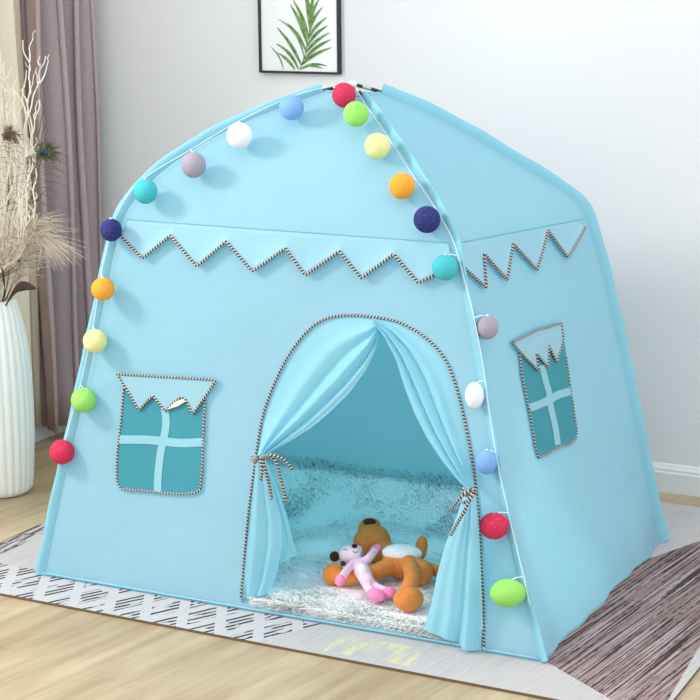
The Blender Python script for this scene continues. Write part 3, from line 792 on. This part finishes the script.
# ------------------------------------------------------------------ vase with dried stems
V0 = on_z(3, 491, 0); VY = V0[1]
pxm = FPX/((V0-CAM)@FW)
top = on_y(3, 300, VY); HV = top[2]
vase = thing('floor_vase', 'tall white ribbed floor vase standing on the wood floor beside the cream curtain', 'vase', V0)
prof = [(0, .0), (.072, .0), (.078, .003), (.081, .012), (.086, .06), (.0915, .14), (.0935, .22), (.0925, .30), (.088, .37), (.079, .43), (.070, .47), (.063, .492), (.061, .5), (.057, .5), (.050, .492), (.056, .47), (.066, .43), (.078, .37), (.08, .25), (.07, .05), (0, .04)]
k = MB(); rows = []; NS = 26*8
for i, (r, z) in enumerate(prof):
    rows.append([(V0[0]+r*(1+(.05 if 2 < i < 12 else 0)*abs(math.sin(13*2*PI*q/NS)))*math.cos(2*PI*q/NS)*.99, V0[1]+r*(1+(.05 if 2 < i < 12 else 0)*abs(math.sin(13*2*PI*q/NS)))*math.sin(2*PI*q/NS)*.99, .0005+z/.5*HV) for q in range(NS)])
# refine vertical
R2 = []
for i in range(len(rows)-1):
    m_ = 5 if 2 < i < 12 else 1
    for j in range(m_): R2.append([tuple(np.array(p)*(1-j/m_)+np.array(q)*j/m_) for p, q in zip(rows[i], rows[i+1])])
R2.append(rows[-1]); k.grid(R2, 0, True); k.build('vase_body', plain('white_ceramic', srgb(248, 246, 238), .35, spec=.4), vase)
M_TWIG = plain('pale_twig', srgb(240, 232, 214), .9); M_DTWIG = plain('dark_twig', srgb(96, 74, 66), .9)
def vp(x, y, dy=0): return on_y(x, y, VY+dy)
mouth = lambda dx=0, dy=0: np.array([V0[0]+dx, V0[1]+dy, HV-.06])
def branch(tip, via, r0, wig, mat, seed, twigs, label):
    rs = random.Random(seed); base = mouth(rs.uniform(-.03, .03), rs.uniform(-.03, .03))
    ctrl = [base, base+np.array([0, 0, .1])]+[vp(*q) for q in via]+[vp(*tip)]
    c = catmull(ctrl, 10); n = len(c); out = []
    for i, p in enumerate(c):
        s = i/n; a = wig*min(1, s*2)
        out.append(p+np.array([a*math.sin(i*.55+seed)+a*.6*math.sin(i*1.3+seed*2), a*.7*math.cos(i*.47+seed), 0]))
    k = MB(); k.tube(out, list(np.linspace(r0, r0*.35, n)), 6)
    for t in range(twigs):
        i = int(n*rs.uniform(.35, .93)); p = out[i]; d = np.array([rs.uniform(-.7, .7), rs.uniform(-.5, .5), rs.uniform(1.0, 2.0)]); L = rs.uniform(.025, .065)
        tw = [p]; 
        for j in range(1, 9): tw.append(tw[-1]+d*L/9+np.array([rs.uniform(-1, 1), rs.uniform(-1, 1), rs.uniform(-.5, .5)])*.006)
        k.tube(tw, list(np.linspace(r0*.55, r0*.2, 9)), 5)
    k_ = k.build('dried_branch', mat, None); return tag(k_, label, 'dried branch', 'dried branches in the vase')
bl = 'pale dried curly branch standing in the white vase'
specs = [((23, 40, .0), [(22, 250), (30, 170), (30, 90)], 5), ((47, 56, .0), [(20, 250), (22, 180), (32, 100)], 6), ((4, 62, .02), [(8, 250), (9, 180), (6, 110)], 5), ((12, 90, -.02), [(12, 240), (16, 160)], 4), ((-2, 40, .01), [(2, 240), (2, 150)], 4),
         ((30, 110, .02), [(14, 250), (26, 190)], 5), ((18, 120, -.03), [(6, 250), (12, 200)], 4), ((26, 70, .03), [(16, 240), (24, 150)], 5), ((8, 140, -.02), [(4, 240)], 3)]
specs += [((15, 78, .03), [(10, 250), (17, 180), (12, 120)], 5), ((38, 100, -.02), [(22, 255), (36, 200), (33, 150)], 4), ((28, 135, .03), [(20, 255), (22, 190)], 4), ((1, 112, -.03), [(10, 255), (4, 190)], 4), ((34, 165, .02), [(16, 260), (30, 215)], 3), ((9, 100, .04), [(3, 240), (12, 170)], 5)]
tips = ['forked at the very top', 'reaching farthest toward the mauve curtain', 'beside the cream curtain fold', 'in the middle of the bunch', 'at the outer edge of the bunch', 'leaning over the peacock feather stem', 'short and twisting in front', 'tall and kinked behind the others', 'shortest of the bunch', 'crossing behind the brown feather eye', 'curving past the green feather eye', 'bent halfway up toward the plume', 'low and close to the cream curtain', 'ending just above the drooping plume', 'straightest one in the middle']
for i, ((tip), via, tw) in enumerate(specs): branch(tip, via, .0042, .006, M_TWIG, i+3, tw+3, 'pale dried curly branch in the vase, '+tips[i])
branch((37, 62, .0), [(22, 260), (33, 190), (37, 150), (42, 110)], .0020, .006, M_DTWIG, 31, 2, 'thin dark wavy twig in the vase, rising past the feather eye')
branch((45, 75, .01), [(24, 260), (34, 200), (38, 165), (44, 125)], .0020, .006, M_DTWIG, 37, 1, 'thin dark wavy twig in the vase, nearest the mauve curtain')

def feather(spine, eye, barb_len, nb, mats, label, start=.25):
    th = thing('peacock_feather', label, 'feather', mouth())
    c = catmull([mouth(.01, -.01)]+[vp(*q) for q in spine], 14); k = MB(); k.tube(c, list(np.linspace(.0022, .0008, len(c))), 6); k.build('quill', mats[0], th)
    k = MB(); rs = random.Random(nb)
    for i in range(nb):
        s = start+(1-start)*i/nb; j = int(s*(len(c)-1)); p = c[j]; t = c[min(j+1, len(c)-1)]-c[max(j-1, 0)]; t /= np.linalg.norm(t)
        for sd in (-1, 1):
            L = barb_len*rs.uniform(.7, 1.1)*(1-.35*s); q = [p]; 
            out = np.array([sd*.9, rs.uniform(-.3, .3), 0])
            for m in range(1, 8):
                f = m/7; q.append(p+out*L*f+t*L*(.75*f-.55*f*f)+np.array([0, 0, -L*.18*f*f]))
            k.tube(q, .0006, 4, caps=False)
    k.build('barbs', mats[1], th)
    if eye:
        p = vp(*eye[0]); r = eye[1]
        for nm, sc, m, dy in (('eye_ring', 1.0, mats[2], 0), ('eye_spot', .55, mats[3], -.004), ('eye_pupil', .3, mats[4], -.008)):
            kk = MB()
            n = 40; ctr_ = p+np.array([0, dy-.004, 0]); pts = [ctr_]
            for q in range(n):
                a = 2*PI*q/n; rr = r*sc*(1+(.18*math.sin(q*2.3)+.12*math.sin(q*5.1) if nm == 'eye_ring' else 0)); pts.append(ctr_+np.array([rr*1.15*math.cos(a), .003*math.sin(3*a), rr*math.sin(a)]))
            kk.add(pts, [(0, 1+q, 1+(q+1) % n) for q in range(n)]); solid(kk.build(nm, m, th), .001)
        kk = MB()
        for q in range(70):
            a = rs.uniform(-1.2, 1.9); L = r*rs.uniform(1.3, 2.2)
            e = p+np.array([L*1.3*math.cos(a), -.003+rs.uniform(-.01, .01), L*.8*math.sin(a)]); kk.tube([p, (p+e)/2+np.array([0, 0, .002]), e], [.0012, .0009, .0004], 4, caps=False)
        kk.build('eye_fringe', mats[2], th)
M_GRN = plain('feather_green', srgb(78, 84, 54), .6); M_BRN = plain('feather_brown', srgb(120, 98, 76), .7); M_TEAL = plain('feather_teal', srgb(34, 62, 60), .4); M_NVY = plain('feather_navy', srgb(22, 30, 52), .4); M_BARB = plain('barb_brown', srgb(84, 72, 58), .8)
feather([(14, 280), (22, 240), (32, 195), (40, 165), (44, 153, -.02)], ((45, 152, -.02), .021), .115, 26, [M_BRN, M_BARB, M_GRN, M_TEAL, M_NVY], 'peacock feather with green and navy eye against the mauve curtain')
feather([(8, 280), (8, 220), (9, 170), (9, 138, -.03)], ((9, 135, -.03), .017), .07, 18, [M_BRN, M_BARB, M_BRN, M_BARB, M_DTWIG], 'brown peacock feather with round eye in front of the cream curtain')
# pampas plumes
def plume(spine, n, L, label, seed, mat, name='pampas_plume'):
    rs = random.Random(seed); c = catmull([mouth(.015, 0)]+[vp(*q) for q in spine], 12); k = MB(); k.tube(c, .0018, 6)
    for i in range(n):
        s = rs.uniform(.25, 1); j = int(s*(len(c)-1)); p = c[j]; t = c[min(j+1, len(c)-1)]-c[max(0, j-1)]; t /= np.linalg.norm(t)
        l = L*rs.uniform(.6, 1.1); d = t*.9+np.array([rs.uniform(-.8, .8), rs.uniform(-.8, .8), rs.uniform(-.3, .7)])
        q = [p+d*l*f+np.array([.25, 0, -.55])*l*f*f for f in (0, .33, .66, 1)]
        k.tube(q, [.0006, .0006, .0005, .0003], 4, caps=False)
    return tag(k.build(name, mat, None), label, 'dried grass', 'dried grass plumes in the vase')
M_PAMP = plain('pampas', srgb(222, 208, 188), .95)
plume([(14, 285), (27, 255), (38, 238), (47, 242, 0)], 520, .064, 'beige feathery plume spilling from the vase toward the mauve curtain', 4, M_PAMP)
plume([(13, 285), (24, 250), (32, 228), (40, 224, .02)], 300, .058, 'beige feathery plume rising just above the drooping one in the vase', 8, M_PAMP)
plume([(6, 280), (8, 250), (10, 215), (12, 180, .03)], 380, .06, 'beige feathery plume upright in the middle of the vase', 12, M_PAMP)
plume([(0, 280), (-3, 250), (-6, 220, .03)], 160, .06, 'beige feathery plume at the outer side of the vase', 15, M_PAMP)
# dark maroon leaves
def leaf(a, m, b, wd, label):
    c = catmull([mouth(.02, -.01), vp(*a), vp(*m), vp(*b)], 8); rows = []
    for i, p in enumerate(c):
        s = i/(len(c)-1); ww = wd*math.sin(PI*min(1, max(0, (s-.2)/.8)))**.8+.0012
        rows.append([p+np.array([0, 0, -ww]), p+np.array([0, -.004, 0]), p+np.array([0, 0, ww])])
    k = MB(); k.grid(rows); return tag(solid(k.build('dried_leaf', plain('maroon_leaf', srgb(70, 44, 42), .7), None), .001), label, 'dried leaf', 'dark dried leaves in the vase')
leaf((14, 292, -.03), (24, 286, -.04), (36, 288, -.05), .012, 'dark maroon leaf drooping over the vase rim')
leaf((5, 292, -.03), (4, 280, -.05), (2, 268, -.05), .018, 'dark maroon leaf upright at the vase mouth')
